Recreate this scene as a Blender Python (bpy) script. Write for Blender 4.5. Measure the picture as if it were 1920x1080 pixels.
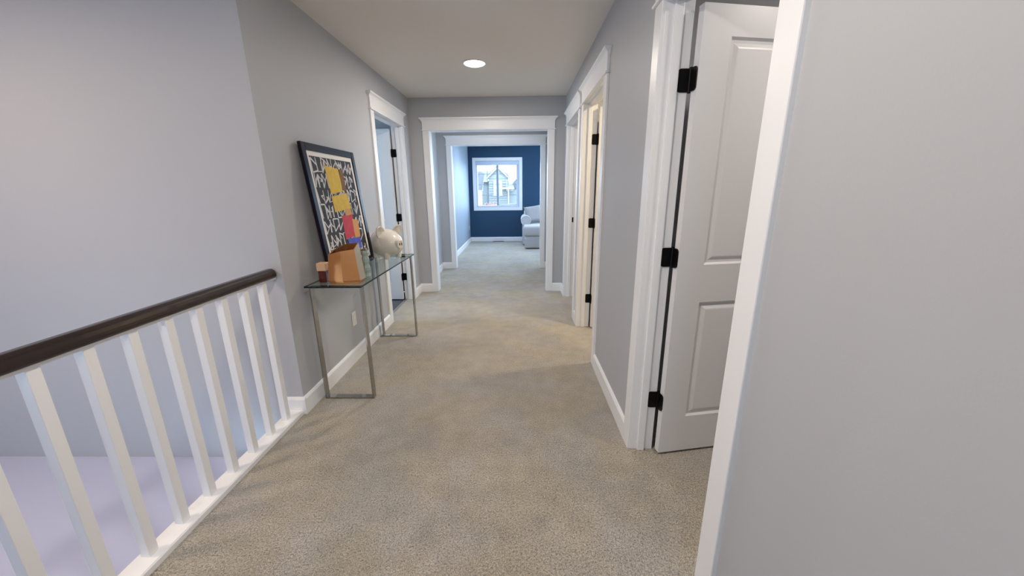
import bpy, bmesh, math, random
from mathutils import Vector, Matrix
random.seed(7)
sc = bpy.context.scene
for o in list(bpy.data.objects):
    bpy.data.objects.remove(o)
col = sc.collection

# ---------------------------------------------------------------- camera
cd = bpy.data.cameras.new('camera')
cam = bpy.data.objects.new('camera', cd)
col.objects.link(cam)
cd.sensor_width = 36.0
cd.lens = 697.5 / 1920 * 36.0
cd.clip_start = 0.02
cd.clip_end = 500
def rot_cam(pitch, yaw, roll):
    p, y, r = (math.radians(a) for a in (pitch, yaw, roll))
    M = Matrix.Rotation(y, 3, 'Z') @ Matrix.Rotation(p, 3, 'X') @ Matrix.Rotation(r, 3, 'Y')
    R = Matrix((M.col[0], M.col[2], -M.col[1])).transposed()
    return R
m = rot_cam(-14.735, 1.054, 0.6).to_4x4()
m.translation = Vector((0, 0, 1.345))
cam.matrix_world = m
sc.camera = cam

# ---------------------------------------------------------------- world, exposure, daylight
SKY = 12.0
w = bpy.data.worlds.new('overcast_sky')
sc.world = w
w.use_nodes = True
bg = w.node_tree.nodes['Background']
bg.inputs[0].default_value = (0.54, 0.765, 1.0, 1)
bg.inputs[1].default_value = SKY
sc.view_settings.view_transform = 'Standard'
sc.view_settings.look = 'None'
sc.view_settings.gamma = 1.0
sc.view_settings.use_curve_mapping = False
sc.view_settings.exposure = 0.25
sc.cycles.use_denoising = True
sc.cycles.max_bounces = 10
sc.cycles.diffuse_bounces = 7
sc.cycles.glossy_bounces = 5
sc.cycles.transparent_max_bounces = 16
sc.cycles.sample_clamp_indirect = 6.0
sc.cycles.caustics_reflective = False
sc.cycles.caustics_refractive = False

LAMP_POWER = {'hall': 15.5, 'hall_near': 18.5, 'stair': 16.0, 'warm': 22.0, 'cool': 9.0, 'loft': 30.0, 'passage': 5.0}

def portal(name, loc, rot, sx, sy):
    """light portal set in a window opening: only guides the sky sampling"""
    l = bpy.data.lights.new(name, 'AREA')
    l.shape = 'RECTANGLE'
    l.size, l.size_y = sx, sy
    l.cycles.is_portal = True
    o = bpy.data.objects.new(name, l)
    col.objects.link(o)
    o.location = loc
    o.rotation_euler = rot
    return o
HP = math.pi / 2
portal('loft_window_daylight', (-0.54, 10.33, 1.49), (-HP, 0, 0), 1.15, 1.2)
portal('loft_side_window_daylight', (2.46, 8.9, 1.45), (0, HP, 0), 1.5, 1.4)
portal('loft_added_window_daylight', (1.5, 10.33, 1.62), (-HP, 0, 0), 1.5, 1.35)
portal('stair_window_daylight', (-4.45, -0.4, 0.15), (0, -HP, 0), 0.7, 1.0)
portal('back_added_window_daylight', (-0.5, -2.75, 1.62), (HP, 0, 0), 0.5, 0.75)
portal('passage_added_window_daylight', (0.75, 5.8, 1.45), (0, HP, 0), 1.1, 1.1)
portal('left_room_window_daylight', (-3.75, 3.4, 1.45), (0, -HP, 0), 1.1, 1.2)

# ---------------------------------------------------------------- materials
def srgb(r, g, b):
    f = lambda c: (c / 255 / 12.92) if c / 255 <= 0.04045 else ((c / 255 + 0.055) / 1.055) ** 2.4
    return (f(r), f(g), f(b), 1)
def mat(name, rgb, rough=0.6, metal=0.0, spec=0.5, bump=0.0, bscale=80, vary=0.0, vscale=6, coat=0.0):
    mm = bpy.data.materials.new(name)
    mm.use_nodes = True
    nt = mm.node_tree
    b = nt.nodes['Principled BSDF']
    b.inputs['Base Color'].default_value = srgb(*rgb)
    b.inputs['Roughness'].default_value = rough
    b.inputs['Metallic'].default_value = metal
    b.inputs['Specular IOR Level'].default_value = spec
    b.inputs['Coat Weight'].default_value = coat
    tc = nt.nodes.new('ShaderNodeTexCoord')
    if bump:
        n = nt.nodes.new('ShaderNodeTexNoise')
        n.inputs['Scale'].default_value = bscale
        n.inputs['Detail'].default_value = 4
        nt.links.new(tc.outputs['Object'], n.inputs['Vector'])
        bp = nt.nodes.new('ShaderNodeBump')
        bp.inputs['Strength'].default_value = bump
        bp.inputs['Distance'].default_value = 0.004
        nt.links.new(n.outputs['Fac'], bp.inputs['Height'])
        nt.links.new(bp.outputs['Normal'], b.inputs['Normal'])
    if vary:
        n = nt.nodes.new('ShaderNodeTexNoise')
        n.inputs['Scale'].default_value = vscale
        n.inputs['Detail'].default_value = 5
        nt.links.new(tc.outputs['Object'], n.inputs['Vector'])
        r = nt.nodes.new('ShaderNodeMapRange')
        r.inputs['From Min'].default_value = 0.3
        r.inputs['From Max'].default_value = 0.7
        r.inputs['To Min'].default_value = 1 - vary
        r.inputs['To Max'].default_value = 1 + vary
        nt.links.new(n.outputs['Fac'], r.inputs['Value'])
        h = nt.nodes.new('ShaderNodeHueSaturation')
        h.inputs['Color'].default_value = srgb(*rgb)
        nt.links.new(r.outputs['Result'], h.inputs['Value'])
        nt.links.new(h.outputs['Color'], b.inputs['Base Color'])
    return mm
M = {}
M['wall'] = mat('grey_wall_paint', (183, 184, 188), 0.55, spec=0.3, bump=0.05, bscale=160)
M['ceiling'] = mat('flat_ceiling_paint', (232, 227, 220), 0.9, spec=0.1, bump=0.15, bscale=90)
M['trim'] = mat('white_trim_paint', (240, 240, 242), 0.35, bump=0.02, bscale=30)
M['ledge'] = mat('white_paint_blue_daylight_tint', (198, 202, 228), 0.5)  # white ledge with the blue daylight cast put into its colour
M['bluegrey'] = mat('grey_wall_paint_daylight_tint', (152, 162, 176), 0.55, spec=0.3, bump=0.05, bscale=160)  # grey wall paint, darkened and blued to match the daylight on the loft wall
M['door'] = mat('white_door_paint', (226, 225, 226), 0.4, bump=0.03, bscale=220)
M['blue'] = mat('navy_wall_paint', (40, 70, 98), 0.5, spec=0.3, bump=0.05, bscale=160)
M['black'] = mat('black_hinge_metal', (16, 14, 16), 0.4, metal=0.6)
M['gap'] = mat('dark_gap_shade', (10, 9, 10), 0.9)  # near-black meant for shade in the door gap, never applied
M['chrome'] = mat('chrome', (176, 174, 171), 0.07, metal=1.0)
M['wood'] = mat('espresso_wood', (34, 21, 17), 0.26, vary=0.35, vscale=14, coat=0.3)
M['tile'] = mat('dark_slate_tile', (84, 84, 94), 0.5, vary=0.15)
M['metal_strip'] = mat('brushed_aluminium', (190, 186, 180), 0.35, metal=0.9)
M['frame'] = mat('dark_purple_black_lacquer', (16, 8, 26), 0.33, spec=0.25)
M['mat'] = mat('white_mat_board', (236, 232, 228), 0.8)
M['ink'] = mat('charcoal_ink', (44, 42, 48), 0.7, vary=0.3, vscale=30)
M['stroke'] = mat('white_paint_strokes', (214, 212, 214), 0.7)
M['yellow'] = mat('mustard_paint', (214, 178, 62), 0.7, vary=0.1, vscale=30)
M['tan'] = mat('tan_paint', (204, 150, 84), 0.7)
M['red'] = mat('crimson_paint', (188, 54, 72), 0.7, vary=0.15, vscale=30)
M['bluep'] = mat('blue_paint', (76, 92, 190), 0.7, vary=0.2, vscale=30)
M['brown'] = mat('brown_paint', (120, 84, 52), 0.7)
M['copper'] = mat('satin_copper', (206, 142, 88), 0.28, metal=0.65, vary=0.06, vscale=8)
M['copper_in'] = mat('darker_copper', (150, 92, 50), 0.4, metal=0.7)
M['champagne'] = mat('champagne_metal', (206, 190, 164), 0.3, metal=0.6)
M['peach'] = mat('peach_wax', (232, 188, 148), 0.45)
M['ceramic'] = mat('cream_glazed_ceramic', (232, 228, 220), 0.12, coat=0.6)
M['ceramic_dark'] = mat('ceramic_slot_shadow', (70, 62, 56), 0.5)
M['sofa'] = mat('pale_linen', (186, 184, 186), 0.9, bump=0.25, bscale=400)
M['pillow'] = mat('grey_linen', (166, 163, 164), 0.9, bump=0.25, bscale=400)
M['vinyl'] = mat('white_vinyl', (205, 212, 228), 0.35)
M['grille'] = mat('grey_grille', (150, 158, 170), 0.5)
M['grass'] = mat('pale_lawn', (96, 100, 90), 0.95, vary=0.2, vscale=1.5)
M['road'] = mat('pale_asphalt', (100, 100, 104), 0.9, vary=0.1)
M['siding'] = mat('pale_siding', (120, 120, 120), 0.8)
M['hroof'] = mat('grey_roofing', (84, 84, 88), 0.9, vary=0.1)
M['htrim'] = mat('white_house_trim', (170, 170, 168), 0.6)
M['hglass'] = mat('house_window_glass', (112, 120, 128), 0.1)
M['leafred'] = mat('pinkish_leaves', (140, 84, 88), 0.9)
M['bark'] = mat('grey_bark', (80, 74, 70), 0.9)
M['vent'] = mat('dark_vent_metal', (40, 42, 48), 0.5, metal=0.4)
M['plate'] = mat('white_plastic', (236, 235, 232), 0.35)

def glass_mat(name, tint, edge=False):
    mm = bpy.data.materials.new(name)
    mm.use_nodes = True
    nt = mm.node_tree
    nt.nodes.clear()
    out = nt.nodes.new('ShaderNodeOutputMaterial')
    mix = nt.nodes.new('ShaderNodeMixShader')
    tr = nt.nodes.new('ShaderNodeBsdfTransparent')
    tr.inputs[0].default_value = tint
    gl = nt.nodes.new('ShaderNodeBsdfGlossy')
    gl.inputs['Roughness'].default_value = 0.01
    fr = nt.nodes.new('ShaderNodeFresnel')
    fr.inputs['IOR'].default_value = 1.5
    geo = nt.nodes.new('ShaderNodeNewGeometry')
    inv = nt.nodes.new('ShaderNodeMath')
    inv.operation = 'SUBTRACT'
    inv.inputs[0].default_value = 1.0
    nt.links.new(geo.outputs['Backfacing'], inv.inputs[1])
    mul = nt.nodes.new('ShaderNodeMath')
    mul.operation = 'MULTIPLY'
    nt.links.new(fr.outputs[0], mul.inputs[0])
    nt.links.new(inv.outputs[0], mul.inputs[1])
    nt.links.new(mul.outputs[0], mix.inputs[0])
    nt.links.new(tr.outputs[0], mix.inputs[1])
    nt.links.new(gl.outputs[0], mix.inputs[2])
    nt.links.new(mix.outputs[0], out.inputs[0])
    return mm
M['pane'] = glass_mat('window_glass', (0.97, 0.98, 0.98, 1))
M['tglass'] = glass_mat('table_glass', (0.90, 0.95, 0.94, 1))
M['tedge'] = mat('glass_edge_green', (16, 34, 34), 0.08)
M['ripple'] = mat('rippled_grey_glass', (150, 166, 160), 0.1, bump=0.9, bscale=60, coat=0.5)
M['amber'] = mat('dark_amber_glass', (92, 22, 14), 0.08, coat=0.6)

def carpet():
    mm = bpy.data.materials.new('cut_pile_carpet')
    mm.use_nodes = True
    nt = mm.node_tree
    L = nt.links.new
    b = nt.nodes['Principled BSDF']
    b.inputs['Roughness'].default_value = 1.0
    b.inputs['Specular IOR Level'].default_value = 0.05
    b.inputs['Sheen Weight'].default_value = 0.15
    b.inputs['Sheen Roughness'].default_value = 0.6
    tc = nt.nodes.new('ShaderNodeTexCoord')
    def noise(scale, detail, rough=0.6, off=0.0):
        mp = nt.nodes.new('ShaderNodeMapping')
        mp.inputs['Location'].default_value = (off, off * .7, 0)
        L(tc.outputs['Object'], mp.inputs['Vector'])
        n = nt.nodes.new('ShaderNodeTexNoise')
        n.inputs['Scale'].default_value = scale
        n.inputs['Detail'].default_value = detail
        n.inputs['Roughness'].default_value = rough
        L(mp.outputs['Vector'], n.inputs['Vector'])
        return n.outputs['Fac']
    def math_(op, a, c):
        n = nt.nodes.new('ShaderNodeMath')
        n.operation = op
        for k, v in ((0, a), (1, c)):
            if isinstance(v, (int, float)): n.inputs[k].default_value = v
            else: L(v, n.inputs[k])
        return n.outputs[0]
    def rng(v, f0, f1, t0, t1):
        n = nt.nodes.new('ShaderNodeMapRange')
        for nm, x in (('From Min', f0), ('From Max', f1), ('To Min', t0), ('To Max', t1)):
            n.inputs[nm].default_value = x
        L(v, n.inputs['Value'])
        return n.outputs['Result']
    def mix(f, a, c, mode='MIX'):
        n = nt.nodes.new('ShaderNodeMixRGB')
        n.blend_type = mode
        for k, v in ((0, f), (1, a), (2, c)):
            if isinstance(v, (int, float)): n.inputs[k].default_value = v
            elif isinstance(v, tuple): n.inputs[k].default_value = v
            else: L(v, n.inputs[k])
        return n.outputs[0]
    fine = noise(230, 3, 0.75)
    pits = noise(120, 4, 0.7, 3.1)
    mid = noise(9, 4, 0.6, 1.7)
    big = noise(1.6, 3, 0.5, 5.2)
    hue = noise(2.6, 3, 0.55, 9.4)
    # two yarn tones, warmer and greyer lots
    base = mix(rng(hue, .38, .62, 0, 1), srgb(212, 203, 184), srgb(209, 203, 195))
    dark = mix(rng(hue, .38, .62, 0, 1), srgb(146, 134, 116), srgb(144, 135, 127))
    c = mix(rng(fine, .34, .60, 0, 1), dark, base)
    c = mix(rng(pits, .30, .42, .75, 0), c, srgb(96, 84, 72))
    tone = math_('ADD', math_('MULTIPLY', big, .55), math_('MULTIPLY', mid, .45))
    val = rng(tone, .38, .62, .84, 1.12)
    # two small trodden spots
    for px, py, rad in ((.09, 1.26, .06), (-.37, 1.20, .08)):
        d = nt.nodes.new('ShaderNodeVectorMath')
        d.operation = 'DISTANCE'
        L(tc.outputs['Object'], d.inputs[0])
        d.inputs[1].default_value = (px, py, 0)
        val = math_('MULTIPLY', val, rng(math_('ADD', d.outputs['Value'], math_('MULTIPLY', mid, .06)), rad * .5, rad * 1.5, .80, 1.0))
    h = nt.nodes.new('ShaderNodeHueSaturation')
    L(c, h.inputs['Color'])
    L(val, h.inputs['Value'])
    L(h.outputs[0], b.inputs['Base Color'])
    bp = nt.nodes.new('ShaderNodeBump')
    bp.inputs['Strength'].default_value = 0.9
    bp.inputs['Distance'].default_value = 0.010
    L(math_('ADD', math_('MULTIPLY', fine, .6), rng(pits, .28, .5, 0, .6)), bp.inputs['Height'])
    L(bp.outputs[0], b.inputs['Normal'])
    return mm
M['carpet'] = carpet()

def emit(name, rgb, strength):
    mm = bpy.data.materials.new(name)
    mm.use_nodes = True
    b = mm.node_tree.nodes['Principled BSDF']
    b.inputs['Emission Color'].default_value = srgb(*rgb)
    b.inputs['Emission Strength'].default_value = strength
    return mm
M['lens'] = emit('lit_lens', (255, 250, 244), 14.0)

# ---------------------------------------------------------------- mesh helpers
def link(o, parent=None):
    col.objects.link(o)
    if parent is not None:
        o.parent = parent
    return o
class MB:
    def __init__(s):
        s.bm = bmesh.new()
    def box(s, x0, x1, y0, y1, z0, z1, rot=None, piv=None):
        vs = [s.bm.verts.new((x, y, z)) for x in (x0, x1) for y in (y0, y1) for z in (z0, z1)]
        for f in ((0, 1, 3, 2), (4, 6, 7, 5), (0, 4, 5, 1), (2, 3, 7, 6), (0, 2, 6, 4), (1, 5, 7, 3)):
            s.bm.faces.new([vs[i] for i in f])
        if rot is not None:
            bmesh.ops.rotate(s.bm, verts=vs, cent=piv, matrix=rot)
        return s
    def prism(s, pts, axis, a, b):
        """closed 2-D outline extruded along an axis"""
        def P(p, t):
            if axis == 0: return (t, p[0], p[1])
            if axis == 1: return (p[0], t, p[1])
            return (p[0], p[1], t)
        A = [s.bm.verts.new(P(p, a)) for p in pts]
        B = [s.bm.verts.new(P(p, b)) for p in pts]
        n = len(pts)
        for i in range(n):
            s.bm.faces.new((A[i], A[(i + 1) % n], B[(i + 1) % n], B[i]))
        s.bm.faces.new(A[::-1])
        s.bm.faces.new(B)
        return s
    def loft(s, rings, cap=True):
        R = [[s.bm.verts.new(p) for p in r] for r in rings]
        n = len(R[0])
        for a, b in zip(R[:-1], R[1:]):
            for i in range(n):
                s.bm.faces.new((a[i], a[(i + 1) % n], b[(i + 1) % n], b[i]))
        if cap:
            s.bm.faces.new(R[0][::-1])
            s.bm.faces.new(R[-1])
        return s
    def poly(s, pts):
        s.bm.faces.new([s.bm.verts.new(p) for p in pts])
        return s
    def build(s, name, mt, parent=None, bevel=0.0, smooth=False, subsurf=0, segs=2):
        bmesh.ops.recalc_face_normals(s.bm, faces=s.bm.faces)
        me = bpy.data.meshes.new(name)
        s.bm.to_mesh(me)
        s.bm.free()
        mats = mt if isinstance(mt, list) else [mt]
        for q in mats:
            me.materials.append(q)
        if smooth:
            for p in me.polygons:
                p.use_smooth = True
        o = link(bpy.data.objects.new(name, me), parent)
        if bevel:
            bv = o.modifiers.new('bevel', 'BEVEL')
            bv.width = bevel
            bv.segments = segs
            bv.limit_method = 'ANGLE'
        if subsurf:
            ss = o.modifiers.new('sub', 'SUBSURF')
            ss.levels = ss.render_levels = subsurf
        return o
def empty(name, loc=(0, 0, 0), rz=0.0):
    o = link(bpy.data.objects.new(name, None))
    o.location = loc
    o.rotation_euler = (0, 0, rz)
    o.empty_display_size = 0.05
    return o
def tag(o, label, cat, group=None):
    o['label'] = label
    o['category'] = cat
    if group:
        o['group'] = group
    return o
def struct(o):
    o['kind'] = 'structure'
    return o

# ---------------------------------------------------------------- dimensions
XL, XR = -1.345, 0.59          # hall side walls
WT = 0.115                     # wall thickness
CZ = 2.447                     # ceiling height
YC = 2.05                      # wall the railing dies into
YE, YF, YB = 4.955, 6.52, 10.18  # end wall, second wall, blue wall
HD = 2.068                     # door opening height
OX0, OX1 = -1.103, 0.377       # the two cased openings
LX = -1.30                     # loft left wall
LR = 2.40
YBACK = -2.6

# ---------------------------------------------------------------- floors and ceiling
b = MB()
b.box(-1.443, 3.0, YBACK, YB + .1, -0.25, 0)
struct(b.build('floor', M['carpet']))
b = MB().box(-3.8, -1.443, YC + .1, YE, -0.25, -0.004)
struct(b.build('floor', M['tile']))
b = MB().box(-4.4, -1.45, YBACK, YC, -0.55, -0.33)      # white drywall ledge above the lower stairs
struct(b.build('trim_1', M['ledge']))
b = MB().box(-4.6, 3.0, YBACK - .1, YB + .14, CZ, CZ + 0.12)
struct(b.build('ceiling', M['ceiling']))

# ---------------------------------------------------------------- walls
def wall_y(name, x0, x1, y0, y1, openings, mt, z0=0.0, z1=CZ):
    """wall that runs along y, openings = (ya, yb, za, zb)"""
    b = MB()
    y = y0
    for ya, yb, za, zb in sorted(openings):
        b.box(x0, x1, y, ya, z0, z1)
        if zb < z1: b.box(x0, x1, ya, yb, zb, z1)
        if za > z0: b.box(x0, x1, ya, yb, z0, za)
        y = yb
    b.box(x0, x1, y, y1, z0, z1)
    return struct(b.build(name, mt))
def wall_x(name, x0, x1, y0, y1, openings, mt, z0=0.0, z1=CZ):
    b = MB()
    x = x0
    for xa, xb, za, zb in sorted(openings):
        b.box(x, xa, y0, y1, z0, z1)
        if zb < z1: b.box(xa, xb, y0, y1, zb, z1)
        if za > z0: b.box(xa, xb, y0, y1, z0, za)
        x = xb
    b.box(x, x1, y0, y1, z0, z1)
    return struct(b.build(name, mt))
RD = [(0.958, 1.716), (2.75, 3.562), (3.84, 4.66)]       # right doorways
LD = (3.725, 4.58)                                       # left doorway
J = 0.019                                                # jamb thickness
wall_y('wall_left', XL - WT, XL, YC + .1, YE, [(LD[0] - J, LD[1] + J, 0, HD + J)], M['wall'])
wall_y('wall_right', XR, XR + WT, YBACK, YE, [(a - J, c + J, 0, HD + J) for a, c in RD], M['wall'])
wall_x('wall_stair', -4.4, XL, YC, YC + .1, [], M['wall'], z0=-0.33)
wall_x('wall_end', -3.8, 2.9, YE, YE + WT, [(OX0 - J, OX1 + J, 0, HD + J)], M['wall'])
wall_y('wall_passage_left', XL - WT, XL, YE + WT, YF, [], M['wall'])
wall_y('wall_passage_right', XR, XR + WT, YE + WT, YF, [(5.25, 6.35, 0.9, 2.0)], M['wall'])
wall_x('wall_far', -1.5, LR, YF, YF + WT, [(OX0 - J, OX1 + J, 0, HD + J)], M['wall'])
wall_y('wall_loft_left', LX - WT, LX, YF + WT, YB, [], M['bluegrey'])
wall_y('wall_loft_right', LR, LR + WT, YF + WT, YB + .13, [(8.2, 9.6, 0.7, 2.2)], M['wall'])
WX0, WX1, WZ0, WZ1 = -1.105, 0.03, 0.905, 2.085
wall_x('wall_blue', LX - WT, LR, YB, YB + .13, [(WX0, WX1, WZ0, WZ1), (.75, 2.25, 0.95, 2.3)], M['blue'])
wall_y('wall_stair_left', -4.5, -4.4, YBACK, YC + .1, [(-0.9, 0.1, -0.2, 0.5)], M['wall'], z0=-0.5)
wall_x('wall_back', -4.5, XR + WT, YBACK - .1, YBACK, [(-.75, -.25, 1.25, 2.0)], M['wall'], z0=-0.5)
wall_y('wall_left_room', -3.8, -3.7, YC + .1, YE, [(2.8, 4.0, 0.9, 2.0)], M['wall'])
wall_y('wall_right_rooms', 2.8, 2.9, 0.2, YE, [], M['wall'])
for i, y in enumerate((0.2, 2.2, 3.70)):
    wall_x(('wall_partition_near', 'wall_partition', 'wall_partition_far')[i], XR + WT, 2.8, y, y + .09, [], M['wall'])

# ---------------------------------------------------------------- baseboards
def base_pts(t, h=0.113):
    return [(0, 0), (t, 0), (t, h - .016), (t - .006, h - .004), (t - .009, h), (0, h)]
def baseboard_y(b, x, sgn, y0, y1):
    b.prism([(x + sgn * p, z) for p, z in base_pts(.015)], 1, y0, y1)
def baseboard_x(b, y, sgn, x0, x1):
    b.prism([(y + sgn * p, z) for p, z in base_pts(.015)], 0, x0, x1)
CW = 0.083                                               # casing width
b = MB()
baseboard_y(b, XL, 1, YC, LD[0] - CW)
baseboard_y(b, XL, 1, LD[1] + CW, YE)
struct(b.build('baseboard_left', M['trim']))
b = MB()
baseboard_x(b, YC, -1, -1.47, XL + .015)
struct(b.build('baseboard_stair', M['trim']))
b = MB()
baseboard_y(b, XR, -1, YBACK, RD[0][0] - CW)
baseboard_y(b, XR, -1, RD[0][1] + CW, RD[1][0] - CW)
baseboard_y(b, XR, -1, RD[1][1] + CW, RD[2][0] - CW)
baseboard_y(b, XR, -1, RD[2][1] + CW, YE)
struct(b.build('baseboard_right', M['trim']))
b = MB()
baseboard_x(b, YE, -1, XL, OX0 - CW)
baseboard_x(b, YE, -1, OX1 + CW, XR)
struct(b.build('baseboard_end', M['trim']))
b = MB()
baseboard_y(b, XL, 1, YE + WT, YF)
baseboard_y(b, XR, -1, YE + WT, YF)
baseboard_x(b, YF, -1, XL, OX0 - CW)
baseboard_x(b, YF, -1, OX1 + CW, XR)
struct(b.build('baseboard_passage', M['trim']))
b = MB()
baseboard_y(b, LX, 1, YF + WT, YB)
baseboard_x(b, YB, -1, LX, LR)
struct(b.build('baseboard_loft', M['trim']))

# ---------------------------------------------------------------- cased openings
# built in a local frame: u along the wall, d out of the wall into the hall, z up
def cased(name, to_world, u0, u1, two_sided=False, stop=None):
    """to_world(u, d, z): d = 0 on the hall face of the wall, d > 0 towards the hall"""
    root = struct(empty(name, to_world((u0 + u1) / 2, 0, 0)))
    org = Vector(root.location)
    def part(nm, boxes, bevel=0.003, mt='trim'):
        b = MB()
        for bx in boxes:
            if callable(bx):
                bx(b)
                continue
            ua, ub, da, db, za, zb = bx
            p, q = Vector(to_world(ua, da, za)) - org, Vector(to_world(ub, db, zb)) - org
            b.box(min(p.x, q.x), max(p.x, q.x), min(p.y, q.y), max(p.y, q.y), za, zb)
        return b.build(nm, M[mt], root, bevel=bevel)
    faces = [(0.0, 1)] + ([(-WT, -1)] if two_sided else [])
    for d0, s in faces:
        for a, c in ((u0 - CW, u0 + .0), (u1, u1 + CW)):
            part('side_casing', [(a, c, d0 - s * .004, d0 + s * .016, 0, HD)], bevel=0.004)
        part('head_casing', [(u0 - CW, u1 + CW, d0 - s * .004, d0 + s * .018, HD + .012, HD + .118)])
        part('head_bead', [(u0 - CW - .012, u1 + CW + .012, d0, d0 + s * .028, HD, HD + .012)], bevel=0.005)
        zt = HD + .104
        prof = [(.018, 0), (.020, .010), (.026, .020), (.036, .028), (.042, .032), (.042, .044)]
        def crown(b, d0=d0, s=s, zt=zt):
            rings = []
            for pd, pz in prof:
                e = pd - .012
                pts = [(u0 - CW - e, 0), (u1 + CW + e, 0), (u1 + CW + e, pd), (u0 - CW - e, pd)]
                rings.append([Vector(to_world(u, d0 + s * d, zt + pz)) - org for u, d in pts])
            b.loft(rings)
        part('crown_moulding', [crown], bevel=0)
    part('side_jamb', [(u0 - J, u0, -WT, 0.0, 0, HD)], bevel=0.002)
    part('side_jamb', [(u1, u1 + J, -WT, 0.0, 0, HD)], bevel=0.002)
    part('head_jamb', [(u0 - J, u1 + J, -WT, 0.0, HD, HD + J)], bevel=0.002)
    if stop is not None:
        da, db = stop
        for a, c in ((u0, u0 + .012), (u1 - .012, u1)):
            part('door_stop', [(a, c, da, db, 0, HD - .012)], bevel=0.003)
        part('head_stop', [(u0, u1, da, db, HD - .012, HD)], bevel=0.003)
    return root
right_f = lambda u, d, z: (XR - d, u, z)
left_f = lambda u, d, z: (XL + d, u, z)
end_f = lambda u, d, z: (u, YE - d, z)
far_f = lambda u, d, z: (u, YF - d, z)
t_near = cased('trim_2', right_f, *RD[0], stop=(-.034, -.070))
t_mid = cased('trim_3', right_f, *RD[1], stop=(-.034, -.070))
t_strike = cased('trim_4', right_f, *RD[2], stop=(-.034, -.070))
t_left = cased('trim_5', left_f, *LD, stop=(-.034, -.070))
cased('trim_6', end_f, OX0, OX1, two_sided=True)
cased('trim_7', far_f, OX0, OX1, two_sided=True)
b = MB().box(-.012, .012, -LD[1] / 2 + LD[0] / 2, LD[1] / 2 - LD[0] / 2, 0, .006)
o = b.build('threshold_strip', M['metal_strip'], t_left)
o.location = (-.10, 0, 0)
# strike plate on the far jamb of the last right doorway
b = MB().box(-.014, .014, -.002, .002, -.03, .03)
o = b.build('strike_plate', M['black'], t_strike)
o.location = (.075, RD[2][1] - (RD[2][0] + RD[2][1]) / 2 - .001, .985)

# ---------------------------------------------------------------- doors
def door(name, pivot, ang, width, hinge_zs, flip=1, height=2.035):
    """leaf runs from the pivot along local -y when ang = 0; hall face looks to local -x * flip"""
    T = 0.035
    root = struct(empty(name, (pivot[0], pivot[1], 0)))
    root.rotation_euler = (0, 0, ang)
    z0, z1 = .014, .014 + height - .014
    xa, xb = (-.045, -.010) if flip > 0 else (.010, .045)
    st = .130
    upper = (1.005, 1.925)
    lower = (.215, .825)
    y1, y0 = -.003, -.003 - width
    b = MB()
    b.box(xa, xb, y1 - st, y1, z0, z1)
    b.box(xa, xb, y0, y0 + st, z0, z1)
    for za, zb in ((z0, lower[0]), (lower[1], upper[0]), (upper[1], z1)):
        b.box(xa, xb, y0 + st, y1 - st, za, zb)
    b.build('leaf_frame', M['door'], root)
    for za, zb in (upper, lower):
        b = MB()
        for xf, sg in ((xa, 1), (xb, -1)):
            rings = []
            for ins, dep in ((0, .0), (.009, .009), (.020, .010), (.034, .003), (.040, .002)):
                x = xf + sg * dep
                rings.append([(x, y0 + st + ins, za + ins), (x, y1 - st - ins, za + ins), (x, y1 - st - ins, zb - ins), (x, y0 + st + ins, zb - ins)])
            b.loft(rings, cap=False)
            b.poly(rings[-1])
        b.build('panel', M['door'], root)
    return root
def hinge(root, leaf_root, x, y, z, jamb_dir, leaf_ang, flip=1):
    """butt hinge: leaf plate on the jamb, plate on the door edge, knuckle between"""
    h = .089
    r = MB()
    n = 12
    r.loft([[(.0065 * math.cos(2 * math.pi * k / n), .0065 * math.sin(2 * math.pi * k / n), zz) for k in range(n)] for zz in (-h / 2 - .004, h / 2 + .004)])
    inv = Vector((x, y, z)) - Vector(root.location)
    o = r.build('hinge', M['black'], root)
    o.location = inv
    # plate let into the jamb (runs back towards the hall)
    p = MB()
    pts = []
    w, rad = .052, .014
    for cx, cz, a0 in ((-w + rad, -h / 2 + rad, 180), (-w + rad, h / 2 - rad, 90)):
        pass
    def plate():
        q = [(0, -h / 2), (0, h / 2)]
        for k in range(5):
            a = math.radians(90 + 22.5 * k)
            q.append((-w + rad + rad * math.cos(a), h / 2 - rad + rad * math.sin(a)))
        for k in range(5):
            a = math.radians(180 + 22.5 * k)
            q.append((-w + rad + rad * math.cos(a), -h / 2 + rad + rad * math.sin(a)))
        return q
    q = plate()
    p.prism([(flip * a, c) for a, c in q], 1, -.0035, .0005)
    o2 = p.build('jamb_plate', M['black'], o)
    o2.location = (0, jamb_dir, 0)
    p = MB()
    w = .044
    p.prism([(flip * a, c) for a, c in plate()], 1, -.0005, .0035)
    o3 = p.build('leaf_plate', M['black'], o)
    o3.rotation_euler = (0, 0, leaf_ang)
    return o
HZ = (1.775, 1.037, 0.298)
# near right door, open a little past a right angle
pv = (XR + WT + .006, RD[0][1] - .004)
d1 = door('door_1', pv, math.radians(100), RD[0][1] - RD[0][0] - .006, HZ)
for z in HZ:
    hinge(t_near, d1, pv[0], pv[1], z, .003, math.radians(100))
# slot between leaf and jamb is left open, dark by shade alone
pv2 = (XR + WT + .006, RD[1][1] - .004)
d2 = door('door_2', pv2, math.radians(92), RD[1][1] - RD[1][0] - .006, HZ)
for z in HZ:
    hinge(t_mid, d2, pv2[0], pv2[1], z, .003, math.radians(92))
pv3 = (XL - WT - .006, LD[1] - .004)
d3 = door('door_3', pv3, math.radians(-93), LD[1] - LD[0] - .006, HZ, flip=-1)
for z in HZ:
    hinge(t_left, d3, pv3[0], pv3[1], z, .003, math.radians(-93), flip=-1)

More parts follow.
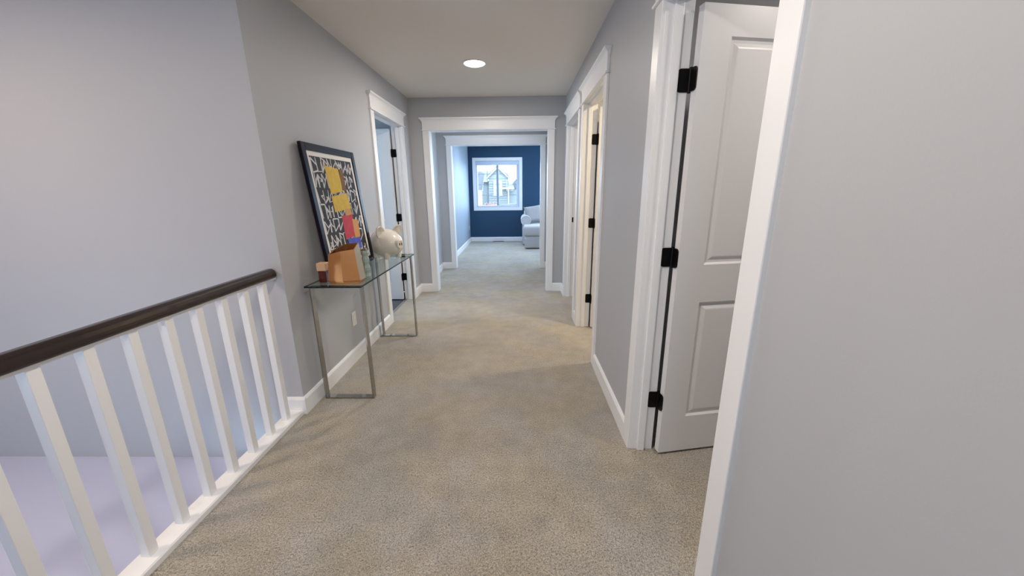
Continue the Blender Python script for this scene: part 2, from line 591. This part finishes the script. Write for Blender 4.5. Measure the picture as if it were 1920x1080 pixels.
# ---------------------------------------------------------------- loft window
win = struct(empty('window_1', ((WX0 + WX1) / 2, YB, WZ0)))
ox, oy, oz = win.location
def wpart(nm, boxes, mt='vinyl', bevel=0.003):
    b = MB()
    for x0, x1, y0, y1, z0, z1 in boxes:
        b.box(x0 - ox, x1 - ox, y0 - oy, y1 - oy, z0 - oz, z1 - oz)
    return b.build(nm, M[mt], win, bevel=bevel)
C2 = .082
wpart('side_casing', [(WX0 - C2, WX0, YB - .018, YB, WZ0 - C2, WZ1 + C2)], 'trim')
wpart('side_casing', [(WX1, WX1 + C2, YB - .018, YB, WZ0 - C2, WZ1 + C2)], 'trim')
wpart('head_casing', [(WX0, WX1, YB - .018, YB, WZ1, WZ1 + C2)], 'trim')
wpart('sill_casing', [(WX0, WX1, YB - .018, YB, WZ0 - C2, WZ0)], 'trim')
FY0, FY1 = YB + .05, YB + .11
wpart('window_frame', [(WX0, WX0 + .04, YB, FY1, WZ0, WZ1), (WX1 - .04, WX1, YB, FY1, WZ0, WZ1),
                       (WX0 + .04, WX1 - .04, YB, FY1, WZ1 - .05, WZ1), (WX0 + .04, WX1 - .04, YB, FY1, WZ0, WZ0 + .045)])
MX = (WX0 + WX1) / 2 - .005
wpart('mullion', [(MX - .026, MX + .030, FY0 - .004, FY1, WZ0 + .045, WZ1 - .05)], 'grille')
wpart('blind_cassette', [(WX0 + .005, WX1 - .005, YB - .024, YB + .040, WZ1 - .11, WZ1 - .005)], 'vinyl', bevel=.01)
sx0, sx1, sz0, sz1 = MX + .028, WX1 - .04, WZ0 + .045, WZ1 - .05
wpart('sash', [(sx0, sx1, FY0 + .005, FY1 - .02, sz0, sz0 + .04), (sx1 - .03, sx1, FY0 + .005, FY1 - .02, sz0 + .04, sz1)])
wpart('pane', [(WX0 + .04, MX - .018, FY0 + .040, FY0 + .044, sz0, sz1)], 'pane', bevel=0)
wpart('pane', [(sx0, sx1 - .03, FY0 + .020, FY0 + .024, sz0 + .04, sz1)], 'pane', bevel=0)
for x in ((WX0 + .04 + MX - .018) / 2, (sx0 + sx1 - .03) / 2):
    wpart('grille_bar', [(x - .006, x + .006, FY0 + .028, FY0 + .034, sz0, sz1)], 'grille', bevel=0)
for k in range(1, 4):
    z = sz0 + (sz1 - sz0) * k / 4
    wpart('grille_bar', [(WX0 + .04, MX - .018, FY0 + .028, FY0 + .034, z - .005, z + .005)], 'grille', bevel=0)
    wpart('grille_bar', [(sx0, sx1 - .03, FY0 + .028, FY0 + .034, z - .005, z + .005)], 'grille', bevel=0)

def plain_window(name, to_world, u0, u1, z0, z1):
    r = struct(empty(name, to_world((u0 + u1) / 2, 0, z0)))
    o0 = Vector(r.location)
    def bx(b, ua, ub, da, db, za, zb):
        p, q = Vector(to_world(ua, da, za)) - o0, Vector(to_world(ub, db, zb)) - o0
        b.box(min(p.x, q.x), max(p.x, q.x), min(p.y, q.y), max(p.y, q.y), min(p.z, q.z), max(p.z, q.z))
    b = MB()
    t = .04
    for a in ((u0, u0 + t, z0, z1), (u1 - t, u1, z0, z1), (u0 + t, u1 - t, z0, z0 + t), (u0 + t, u1 - t, z1 - t, z1)):
        bx(b, a[0], a[1], .03, .08, a[2], a[3])
    b.build('window_frame', M['vinyl'], r)
    b = MB()
    bx(b, u0 + t, u1 - t, .05, .054, z0 + t, z1 - t)
    b.build('pane', M['pane'], r)
plain_window('added_window_2', lambda u, d, z: (u, YB + d, z), .75, 2.25, .95, 2.3)  # unseen second loft window, added to brighten the loft
plain_window('window_3', lambda u, d, z: (LR + d, u, z), 8.2, 9.6, .7, 2.2)
plain_window('added_window_4', lambda u, d, z: (XR + d, u, z), 5.25, 6.35, .9, 2.0)  # hidden window put in to lift the light on the passage floor
plain_window('window_5', lambda u, d, z: (-4.4 - d, u, z), -.9, .1, -.2, .5)
plain_window('added_window_6', lambda u, d, z: (u, YBACK - d, z), -.75, -.25, 1.25, 2.0)  # unseen window behind the camera, added as bluish fill
plain_window('window_7', lambda u, d, z: (-3.7 - d, u, z), 2.8, 4.0, .9, 2.0)

# ---------------------------------------------------------------- stair railing
rail = tag(empty('stair_railing', (-1.40, 0.4, 0)), 'dark wood handrail on square white balusters along the stair opening', 'railing')
def RL(p): return (p[0] + 1.40, p[1] - .4, p[2])
prof = [(-.032, .906), (-.034, .893), (-.026, .880), (.026, .880), (.034, .893), (.032, .906), (.026, .922), (.012, .932), (-.012, .932), (-.026, .922)]
b = MB()
ring = lambda y, s=1.0: [RL((-1.40 + px * s, y, .906 + (pz - .906) * s)) for px, pz in prof]
b.loft([ring(YBACK + .3), ring(YC - .022), ring(YC - .004, .72)])
b.build('handrail', M['wood'], rail, bevel=.004)
b = MB().box(*[v for v in (-.017, .017)], YBACK + .3 - .4, YC - .4 - .006, .868, .8805)
b.build('fillet_strip', M['trim'], rail)
b = MB().prism([(-.043, -.02), (.049, -.02), (.049, .022), (.044, .028), (-.038, .028), (-.043, .022)], 1, YBACK + .3 - .4, YC - .4 - .016)
b.build('base_rail', M['trim'], rail)
bal = None
y = 1.9435
while y > -2.0:
    if bal is None:
        b = MB().box(-.0175, .0175, -.0175, .0175, 0, .845)
        bal = o = b.build('baluster', M['trim'], rail, bevel=.002)
    else:
        o = bal.copy()
        link(o, rail)
    o.location = (-.0025, y - .4, .027)
    y -= .1427

# ---------------------------------------------------------------- ceiling lights
def downlight(loc, kind, rgb, label, group=None, size=1.0):
    x, y, z = loc
    r = tag(empty('recessed_light', (x, y, z)), label, 'ceiling light', group)
    b = MB()
    n = 40
    c = lambda R, zz: [(size * R * math.cos(2 * math.pi * k / n), size * R * math.sin(2 * math.pi * k / n), zz) for k in range(n)]
    b.loft([c(.106, 0), c(.104, -.007), c(.096, -.009), c(.088, -.005), c(.088, 0)], cap=False)
    b.build('trim_ring', M['trim'], r, smooth=True)
    b = MB()
    b.loft([c(.088, -.001), c(.088, -.010), c(.060, -.020), c(.02, -.023)])
    b.build('lens', M['lens'], r)
    l = bpy.data.lights.new('lamp_' + kind, 'AREA')
    l.shape = 'DISK'
    l.size = .17 * size
    l.energy = LAMP_POWER[kind]
    l.color = srgb(*rgb)[:3]
    lo = bpy.data.objects.new('lamp_' + kind, l)
    link(lo, r)
    lo.location = (0, 0, -.030)
    return r
G = 'recessed ceiling lights'
downlight((-.383, 3.715, CZ), 'hall', (255, 243, 230), 'round lit recessed light in the hall ceiling in front of the end doorway', G)
downlight((-.383, 0.7, CZ), 'hall_near', (255, 242, 226), 'recessed light in the hall ceiling beside the railing', G)
downlight((-.383, 5.5, CZ), 'passage', (255, 244, 230), 'recessed light in the ceiling of the passage between the two cased openings', G)
downlight((-.4, 8.3, CZ), 'loft', (206, 224, 255), 'added cool fill light, unseen, in the loft ceiling before the window', G)  # out-of-view lamp put in to brighten the loft floor
downlight((-2.7, 0.75, CZ), 'stair', (255, 214, 168), 'wide flush light in the ceiling over the stair opening', None, 3.0)
downlight((1.45, 2.95, CZ), 'warm', (255, 232, 190), 'warm recessed light in the room behind the right doorway with yellow jambs', G)
downlight((1.6, 1.2, CZ), 'cool', (255, 246, 236), 'recessed light in the room behind the nearest open door', G)
downlight((1.6, 4.3, CZ), 'cool', (255, 246, 236), 'recessed light in the room behind the last right doorway', G)

# ---------------------------------------------------------------- wall outlets and floor vent
def outlet(loc, rz, label):
    r = tag(empty('wall_plate', loc, rz), label, 'outlet')
    MB().box(0, .006, -.036, .036, -.058, .058).build('cover_plate', M['plate'], r, bevel=.003)
    MB().box(.006, .0085, -.017, .017, -.033, .033).build('insert', M['plate'], r, bevel=.001)
    return r
outlet((XL, 2.848, .345), 0, 'blank white wall plate low on the grey wall under the glass table')
outlet((LX, 9.93, .39), 0, 'small white outlet low on the pale wall near the blue wall')
v = tag(empty('floor_vent', (-.54, YB - .075, 0)), 'dark floor register at the foot of the blue wall', 'vent')
MB().box(-.15, .15, -.05, .05, 0, .004).build('vent_frame', M['vent'], v, bevel=.001)
for k in range(12):
    MB().box(-.135 + k * .0235, -.135 + k * .0235 + .012, -.04, .04, .004, .008).build('louvre', M['vent'], v)

# ---------------------------------------------------------------- console table
TX0, TX1, TY0, TY1, TZ = -1.316, -.964, 2.185, 3.385, .787
tb = tag(empty('console_table', ((TX0 + TX1) / 2, (TY0 + TY1) / 2, 0)), 'narrow glass topped console table on chrome frame legs against the left wall', 'table')
cx, cy = (TX0 + TX1) / 2, (TY0 + TY1) / 2
b = MB().box(TX0 - cx, TX1 - cx, TY0 - cy, TY1 - cy, TZ - .011, TZ)
top = b.build('glass_top', [M['tglass'], M['tedge']], tb)
for p in top.data.polygons:
    p.material_index = 0 if abs(p.normal.z) > .5 else 1
for ya in (TY0 + .03, TY1 - .03 - .042):
    yb = ya + .042
    root_loc = (0, 0, 0)
    t = .010
    x0, x1 = TX0 + .012, TX1 - .012
    fr = MB().box(x0 - cx + t, x1 - cx - t, ya - cy, yb - cy, TZ - .011 - t, TZ - .0112).build('top_bar', M['chrome'], tb, bevel=.001)
    MB().box(x0 - cx + t, x1 - cx - t, ya - cy, yb - cy, 0.001, .009).build('foot_bar', M['chrome'], tb, bevel=.001)
    for xx in (x0, x1 - t):
        MB().box(xx - cx, xx - cx + t, ya - cy, yb - cy, 0.001, TZ - .0112).build('leg', M['chrome'], tb, bevel=.001)

# ---------------------------------------------------------------- framed picture
FW, FH = .745, .862
ang = math.asin(.082 / FH)
pic = tag(empty('framed_picture', (XL + .016 + .082 + .022, 2.735, TZ + .0005)), 'framed abstract graffiti print in a glossy dark frame leaning on the wall', 'picture')
pic.rotation_euler = (0, -ang, 0)
def ppart(nm, boxes, mt, bevel=0, par=pic):
    b = MB()
    for x0, x1, y0, y1, z0, z1 in boxes:
        b.box(x0, x1, y0, y1, z0, z1)
    return b.build(nm, M[mt], par, bevel=bevel)
h2 = FW / 2
bw = .046
ppart('frame', [(-.022, 0, -h2, -h2 + bw, 0.001, FH), (-.022, 0, h2 - bw, h2, 0.001, FH), (-.022, 0, -h2 + bw, h2 - bw, 0.001, bw), (-.022, 0, -h2 + bw, h2 - bw, FH - bw, FH)], 'frame', bevel=.003)
ppart('mat_board', [(-.018, -.008, -h2 + bw, h2 - bw, bw, FH - bw)], 'mat')
ab = bw + .031
art = ppart('print', [(-.0085, -.0072, -h2 + ab, h2 - ab, ab, FH - ab)], 'ink')
aw, ah = FW - 2 * ab, FH - 2 * ab
# loose paint strokes and colour patches, a plain abstract stand-in
rnd = random.Random(11)
def stroke(b, p, q, wd, x=-.0066):
    d = Vector((q[0] - p[0], q[1] - p[1]))
    if d.length < 1e-4: return
    n = Vector((-d.y, d.x)).normalized() * wd / 2
    t = .0006
    pts = [(p[0] + n.x, p[1] + n.y), (q[0] + n.x * .7, q[1] + n.y * .7), (q[0] - n.x * .7, q[1] - n.y * .7), (p[0] - n.x, p[1] - n.y)]
    b.prism([(u, v) for u, v in pts], 0, x - t, x)
b = MB()
A0, A1 = -aw / 2 + .006, aw / 2 - .006
Z0 = ab + .006
rows = 7
rh = (ah - .012) / rows
for r in range(rows):
    u = A0
    while u < A1 - .03:
        gw = rnd.uniform(.045, .085)
        z0, z1 = Z0 + r * rh + rnd.uniform(.002, .016), Z0 + (r + 1) * rh - rnd.uniform(-.006, .012)
        ul = min(u + gw - .012, A1)
        P = [(u, z0), (u, z1), (ul, z1 - rnd.uniform(0, .03)), (ul, z0 + rnd.uniform(0, .03)), ((u + ul) / 2, (z0 + z1) / 2), (ul, (z0 + z1) / 2)]
        idx = list(range(6))
        rnd.shuffle(idx)
        stroke(b, P[0], (P[1][0] + rnd.uniform(-.012, .012), P[1][1]), rnd.uniform(.008, .015))
        for k in range(3):
            stroke(b, P[idx[k]], P[idx[k + 1]], rnd.uniform(.006, .013))
        u += gw * .86
o = b.build('paint_strokes', M['stroke'], pic)
o['kind'] = 'stuff'
def patch(nm, pts, mt, x=-.0056):
    b = MB()
    b.prism([(-aw / 2 + u * aw, ab + v * ah) for u, v in pts], 0, x - .0012, x)
    return b.build(nm, M[mt], pic)
patch('colour_patch', [(.30, .66), (.28, .93), (.60, .91), (.62, .69)], 'yellow')
patch('colour_patch', [(.30, .49), (.29, .64), (.70, .67), (.74, .51)], 'yellow', -.0053)
patch('colour_patch', [(.60, .70), (.62, .91), (.72, .90), (.71, .69)], 'brown', -.0050)
patch('colour_patch', [(.56, .44), (.57, .51), (.72, .51), (.73, .45)], 'tan', -.0050)
patch('colour_patch', [(.42, .21), (.44, .45), (.74, .45), (.73, .22)], 'red')
patch('colour_patch', [(.68, .20), (.70, .40), (.86, .38), (.84, .20)], 'tan', -.0050)
patch('colour_patch', [(.48, .09), (.47, .21), (.84, .20), (.82, .08)], 'bluep', -.0053)
patch('colour_patch', [(.54, .0), (.55, .08), (.66, .08), (.66, .0)], 'yellow', -.0053)

# ---------------------------------------------------------------- copper vessel and neighbours
cv = tag(empty('copper_vessel', (-1.09, 2.29, TZ + .0005)), 'faceted copper vessel with open top at the near end of the glass table', 'vessel')
bot = [(-.098, -.050), (.002, -.068), (.102, -.046), (.104, .035), (.0, .055), (-.098, .040)]
topz = [.185, .206, .216, .246, .240, .206]
topp = [(-.083, -.040), (.002, -.056), (.082, -.038), (.080, .040), (.0, .055), (-.078, .034)]
def sc2(pts, k): return [(p[0] * k, p[1] * k) for p in pts]
b = MB()
b.loft([[(x, y, .022) for x, y in bot], [(x, y, z) for (x, y), z in zip(topp, topz)],
        [(x, y, z) for (x, y), z in zip(sc2(topp, .93), topz)], [(x, y, .05) for x, y in sc2(bot, .9)]])
o = b.build('vessel_body', [M['copper'], M['copper_in'], M['champagne']], cv)
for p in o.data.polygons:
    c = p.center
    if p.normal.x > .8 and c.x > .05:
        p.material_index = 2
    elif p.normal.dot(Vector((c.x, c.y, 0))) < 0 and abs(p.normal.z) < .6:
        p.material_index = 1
b = MB()
b.loft([[(x, y, 0) for x, y in sc2(bot, .93)], [(x, y, .022) for x, y in sc2(bot, .93)]])
b.build('plinth', M['copper'], cv, bevel=.001)
vc = tag(empty('votive_holder', (-1.245, 2.300, TZ + .0005)), 'small peach cube candle on a dark amber glass base left of the copper vessel', 'candle')
MB().box(-.022, .026, -.022, .022, 0, .075).build('amber_base', M['amber'], vc, bevel=.004)
MB().box(-.027, .031, -.027, .027, .075, .127).build('candle', M['peach'], vc, bevel=.005)
gb = tag(empty('glass_block', (-1.005, 2.395, TZ + .0005)), 'grey green rippled glass block standing behind the copper vessel', 'ornament')
b = MB()
n = 10
rings = []
for k in range(11):
    z = .19 * k / 10
    rr = .024 + .003 * math.sin(k * 2.2)
    rings.append([(rr * .9 * math.cos(2 * math.pi * j / n + .1 * k), rr * 1.2 * math.sin(2 * math.pi * j / n + .1 * k), z) for j in range(n)])
b.loft(rings)
b.build('block_body', M['ripple'], gb)
MB().box(-.02, .02, -.024, .024, .19, .196).build('cap', M['chrome'], gb, bevel=.002)

# ---------------------------------------------------------------- piggy bank
pg = tag(empty('piggy_bank', (-1.145, 3.205, TZ + .0005), math.radians(-35)), 'glossy cream ceramic piggy bank on the far end of the glass table', 'piggy bank')
PZ = .126
def ell(u, v):
    # u angle round, v 0..1 tail to nose along local x
    return None
rings = []
NS, NR = 26, 36
for i in range(NS + 1):
    t = math.pi * i / NS
    x = -math.cos(t)
    r = math.sin(t)
    xx = x * .172
    # fuller behind, tapering to the head
    k = 1.0 - .10 * max(0, x) ** 1.5 - .0 * x
    r = max(r, .02)
    lift = -.012 * max(0, x) ** 2
    rings.append([(xx, .124 * k * r * math.cos(2 * math.pi * j / NR), PZ + lift + .122 * k * r * math.sin(2 * math.pi * j / NR)) for j in range(NR)])
b = MB()
b.loft(rings)
b.build('body', M['ceramic'], pg, smooth=True)
def tube(b, base, axis, rads, n=24):
    ax = Vector(axis).normalized()
    a = ax.cross(Vector((0, 0, 1))) if abs(ax.z) < .9 else ax.cross(Vector((1, 0, 0)))
    a.normalize()
    c = ax.cross(a)
    b.loft([[Vector(base) + ax * t + a * r * math.cos(2 * math.pi * j / n) + c * r * 1.12 * math.sin(2 * math.pi * j / n) for j in range(n)] for t, r in rads])
b = MB()
tube(b, (.140, 0, PZ + .004), (1, 0, -.02), [(0, .040), (.022, .034), (.040, .033), (.050, .034), (.054, .031), (.055, .025), (.053, .021)])
sn = b.build('snout', M['ceramic'], pg, smooth=True)
for s in (-1, 1):
    b = MB()
    b.loft([[(.1945 + dx, s * .010 + .0045 * math.cos(2 * math.pi * j / 12), PZ + .003 + .011 * math.sin(2 * math.pi * j / 12)) for j in range(12)] for dx in (-.005, .0002)])
    b.build('nostril', M['ceramic_dark'], sn)
for s in (-1, 1):
    for xx in (-.075, .075):
        b = MB()
        base = Vector((xx, s * .058, 0))
        b.loft([[(xx + r * math.cos(2 * math.pi * j / 20), s * .058 + r * math.sin(2 * math.pi * j / 20), z) for j in range(20)] for z, r in ((0, .021), (.002, .024), (.012, .026), (.022, .025), (.055, .028))])
        b.build('leg', M['ceramic'], pg, smooth=True)
for s in (-1, 1):
    # cupped ear: a thick teardrop bowl that opens forward
    b = MB()
    n = 28
    rings = []
    def bowl(rad, a, dx):
        th = math.radians(a)
        r = []
        for k in range(n):
            q = 2 * math.pi * k / n
            yy, zz = math.cos(q), math.sin(q)
            tip = 1.0 + .22 * max(0, zz) ** 3
            r.append((-rad * .75 * math.cos(th) + dx, rad * math.sin(th) * yy * .92, rad * math.sin(th) * zz * tip))
        return r
    for a in (6, 22, 40, 58, 76, 88): rings.append(bowl(.050, a, 0))
    rings.append(bowl(.0475, 91, .002))
    for a in (88, 74, 56, 38, 20, 6): rings.append(bowl(.043, a, .001))
    b.loft(rings)
    o = b.build('ear', M['ceramic'], pg, smooth=True)
    o.location = (.052, s * .082, PZ + .098)
    o.rotation_euler = (math.radians(-s * 32), math.radians(12), math.radians(-s * 14))
b = MB()
tube(b, (-.165, 0, PZ + .01), (-1, 0, .4), [(0, .008), (.012, .007), (.02, .004)], 10)
b.build('tail', M['ceramic'], pg, smooth=True)

# ---------------------------------------------------------------- sofa
so = tag(empty('sofa', (1.1, 9.45, 0)), 'pale grey sofa with rolled arm and chaise by the blue wall', 'sofa')
def spart(nm, x0, x1, y0, y1, z0, z1, r=.03, mt='sofa', segs=4):
    b = MB().box(x0 - 1.1, x1 - 1.1, y0 - 9.45, y1 - 9.45, z0, z1)
    o = b.build(nm, M[mt], so, bevel=r, segs=segs, smooth=True)
    return o
spart('chaise_base', .15, .98, 8.70, 9.60, .025, .30, .018)
spart('skirt_band', .145, .985, 8.694, 9.60, .225, .235, .004)
spart('chaise_cushion', .125, .985, 8.68, 9.72, .302, .535, .055)
spart('seat_base', .15, 2.10, 9.35, 10.08, .025, .30, .018)
spart('seat_cushion', 1.00, 2.06, 9.28, 9.85, .302, .50, .05)
spart('back', .15, 2.10, 9.80, 10.10, .30, .86, .08)
for x0, x1 in ((.02, .24), (2.02, 2.24)):
    b = MB()
    n = 28
    xc, zc, rr = (x0 + x1) / 2 - 1.1 + (.06 if x0 < 1 else -.06), .615, .125
    if x0 < 1: xc = .19 - 1.1
    ring = lambda y, r: [(xc + r * math.cos(2 * math.pi * j / n), y - 9.45, zc + r * math.sin(2 * math.pi * j / n)) for j in range(n)]
    b.loft([ring(9.245, rr * .86), ring(9.235, rr * .93), ring(9.25, rr), ring(10.06, rr)])
    arm = b.build('arm', M['sofa'], so, smooth=False, bevel=.004)
    b = MB().box(xc - .085, xc + .085, 9.27 - 9.45, 10.05 - 9.45, .03, .58)
    b.build('arm_panel', M['sofa'], arm, bevel=.02)
def pillow(loc, w, h, t, rot, label, mt):
    r = tag(empty('cushion', loc), label, 'cushion')
    r.rotation_euler = rot
    b = MB()
    N = 14
    def P(i, j, s):
        u, v = -1 + 2 * i / N, -1 + 2 * j / N
        f = max(0, (1 - u ** 4) * (1 - v ** 4)) ** .55
        pin = 1 - .07 * (1 - abs(v) ** 2) * abs(u) ** 3
        pin2 = 1 - .07 * (1 - abs(u) ** 2) * abs(v) ** 3
        return (u * w / 2 * pin, s * t / 2 * f, (v * pin2 + 1) * h / 2)
    G = {}
    for s in (-1, 1):
        for i in range(N + 1):
            for j in range(N + 1):
                if s == 1 and (i in (0, N) or j in (0, N)):
                    G[(s, i, j)] = G[(-1, i, j)]
                else:
                    G[(s, i, j)] = b.bm.verts.new(P(i, j, s))
        for i in range(N):
            for j in range(N):
                b.bm.faces.new([G[(s, *q)] for q in ((i, j), (i + 1, j), (i + 1, j + 1), (i, j + 1))])
    b.build('cover', mt, r, smooth=True)
    loop = [(i, 0) for i in range(N)] + [(N, j) for j in range(N)] + [(i, N) for i in range(N, 0, -1)] + [(0, j) for j in range(N, 0, -1)]
    pb = MB()
    cen = Vector((0, 0, h / 2))
    rows_ = []
    for q in loop:
        p = Vector(P(q[0], q[1], -1))
        o_ = (p - cen).normalized()
        rows_.append([pb.bm.verts.new(p + o_ * .006 * math.cos(a) + Vector((0, 1, 0)) * .006 * math.sin(a)) for a in [2 * math.pi * t / 6 for t in range(6)]])
    for a, c in zip(rows_, rows_[1:] + rows_[:1]):
        for t in range(6):
            pb.bm.faces.new((a[t], a[(t + 1) % 6], c[(t + 1) % 6], c[t]))
    pb.build('piping', M['sofa'], r, smooth=True)
pillow((.43, 9.50, .555), .45, .42, .17, (math.radians(-15), math.radians(-8), math.radians(6)), 'grey piped cushion leaning in the corner behind the rolled sofa arm', M['pillow'])
pillow((1.06, 9.44, .555), .50, .50, .20, (math.radians(-17), math.radians(-4), math.radians(-6)), 'second grey sofa cushion, right of the corner one, half hidden by casing', M['pillow'])

# ---------------------------------------------------------------- outside: ground, houses, tree
GZ = -2.9
struct(MB().box(-60, 60, YB + .6, 120, GZ - .2, GZ).build('ground', M['grass']))
tag(MB().box(-60, 60, 33, 41, GZ, GZ + .03).build('street', M['road']), 'pale residential street far below the loft window', 'street')
hs = tag(empty('house', (-2.7, 54, GZ)), 'pale gabled house across the street seen through the loft window', 'house')
def H(nm, fn, mt, par=hs, bevel=0):
    b = MB()
    fn(b)
    bmesh.ops.translate(b.bm, verts=b.bm.verts, vec=(2.7, -54, -GZ))
    return b.build(nm, M[mt], par, bevel=bevel)
H('gable_wall', lambda b: b.prism([(-3.95, GZ), (-1.42, GZ), (-1.42, 3.05), (-2.68, 4.25), (-3.95, 3.05)], 1, 52, 62), 'siding')
for k in range(18):
    z = GZ + .3 + k * .32
    H('siding_course', lambda b: b.box(-3.95, -1.42, 51.97, 52.0, z, z + .03), 'hroof') if z < 3.0 else None
def barge(b, x0, z0, x1, z1, t=.28):
    b.prism([(x0, z0), (x1, z1), (x1, z1 + t), (x0, z0 + t)], 1, 51.6, 51.8)
H('barge_board', lambda b: barge(b, -4.15, 2.82, -2.68, 4.22), 'htrim')
H('barge_board', lambda b: barge(b, -2.68, 4.22, -1.22, 2.82), 'htrim')
H('roof', lambda b: (b.prism([(-4.2, 3.05), (-2.68, 4.5), (-2.68, 4.62), (-4.2, 3.17)], 1, 51.55, 62), b.prism([(-2.68, 4.5), (-1.17, 3.05), (-1.17, 3.17), (-2.68, 4.62)], 1, 51.55, 62)), 'hroof')
H('corner_board', lambda b: b.box(-4.12, -3.92, 51.9, 52.0, 2.55, 2.85), 'htrim')
H('corner_board', lambda b: b.box(-1.44, -1.24, 51.9, 52.0, 2.55, 2.85), 'htrim')
wf = H('window_frame', lambda b: (b.box(-3.3, -3.02, 51.9, 52, .75, 2.55), b.box(-2.42, -2.14, 51.9, 52, .75, 2.55), b.box(-3.02, -2.42, 51.9, 52, 2.4, 2.55), b.box(-3.42, -2.02, 51.85, 52, .62, .75)), 'htrim')
b = MB().box(-.32, .28, -2.06, -2.02, .75 - GZ, 2.4 - GZ)
b.build('pane', M['hglass'], wf)
H('side_wall', lambda b: b.box(-8.5, -3.95, 53, 62, GZ, 2.5), 'siding')
H('side_roof', lambda b: b.prism([(52.6, 2.5), (57, 4.1), (62.4, 2.5)], 0, -8.7, -3.95), 'hroof')
H('eave_board', lambda b: b.box(-8.7, -4.1, 52.5, 52.6, 2.45, 2.68), 'htrim')
H('wing_wall', lambda b: b.box(-1.42, 5.5, 53, 62, GZ, 1.6), 'siding')
H('wing_roof', lambda b: b.prism([(-1.42, 1.6), (5.6, 1.6), (5.6, 4.6), (1.4, 4.6)], 1, 52.8, 62), 'hroof')
H('porch_roof', lambda b: b.prism([(51.2, 1.62), (53, 2.1), (53, 1.62)], 0, -2.02, -.55), 'hroof')
H('porch_fascia', lambda b: b.box(-2.1, -.5, 51.1, 51.2, 1.5, 1.68), 'htrim')
H('porch_post', lambda b: b.box(-1.36, -1.22, 51.3, 51.45, GZ, 1.5), 'htrim')
hb = tag(empty('neighbour_house', (-6.3, 44, GZ)), 'edge of a paler house at the left side of the loft window view', 'house')
MB().box(-1.6, 1.62, 0, 6, 0, 4.2).build('house_wall', M['htrim'], hb)
MB().prism([(1.50, 4.3), (1.75, 4.3), (2.06, 6.3), (1.81, 6.3)], 1, -.3, 5).build('sloping_gutter', M['hroof'], hb)
MB().prism([(-1.8, 4.2), (1.7, 4.2), (1.95, 6.2), (-1.8, 6.4)], 1, 0, 6).build('house_roof', M['htrim'], hb)
tr = tag(empty('ornamental_tree', (-2.2, 30, GZ)), 'small pinkish leaved tree below the left pane of the loft window', 'tree')
b = MB()
rr = random.Random(3)
def limb(b, p, q, r0, r1, n=7):
    d = (Vector(q) - Vector(p)).normalized()
    a = d.orthogonal().normalized()
    c = d.cross(a)
    b.loft([[Vector(pp) + (a * math.cos(2 * math.pi * j / n) + c * math.sin(2 * math.pi * j / n)) * r for j in range(n)] for pp, r in ((p, r0), (q, r1))])
limb(b, (0, 0, 0), (0.05, 0, 1.6), .09, .06)
tips = []
for k in range(14):
    a = rr.uniform(0, 6.28)
    l = rr.uniform(.6, 1.2)
    q = (math.cos(a) * l * .9, math.sin(a) * l * .9, 1.6 + rr.uniform(.5, 1.5))
    limb(b, (0.05, 0, 1.5), q, .035, .012)
    tips.append(q)
b.build('trunk', M['bark'], tr)
b = MB()
for q in tips:
    for k in range(90):
        p = Vector(q) + Vector((rr.gauss(0, .22), rr.gauss(0, .22), rr.gauss(0, .18)))
        a = Vector((rr.uniform(-1, 1), rr.uniform(-1, 1), rr.uniform(-1, 1))).normalized()
        c = a.orthogonal().normalized()
        b.poly([p + a * .06, p + c * .035, p - a * .06, p - c * .035])
o = b.build('foliage', M['leafred'], tr)
o['kind'] = 'stuff'
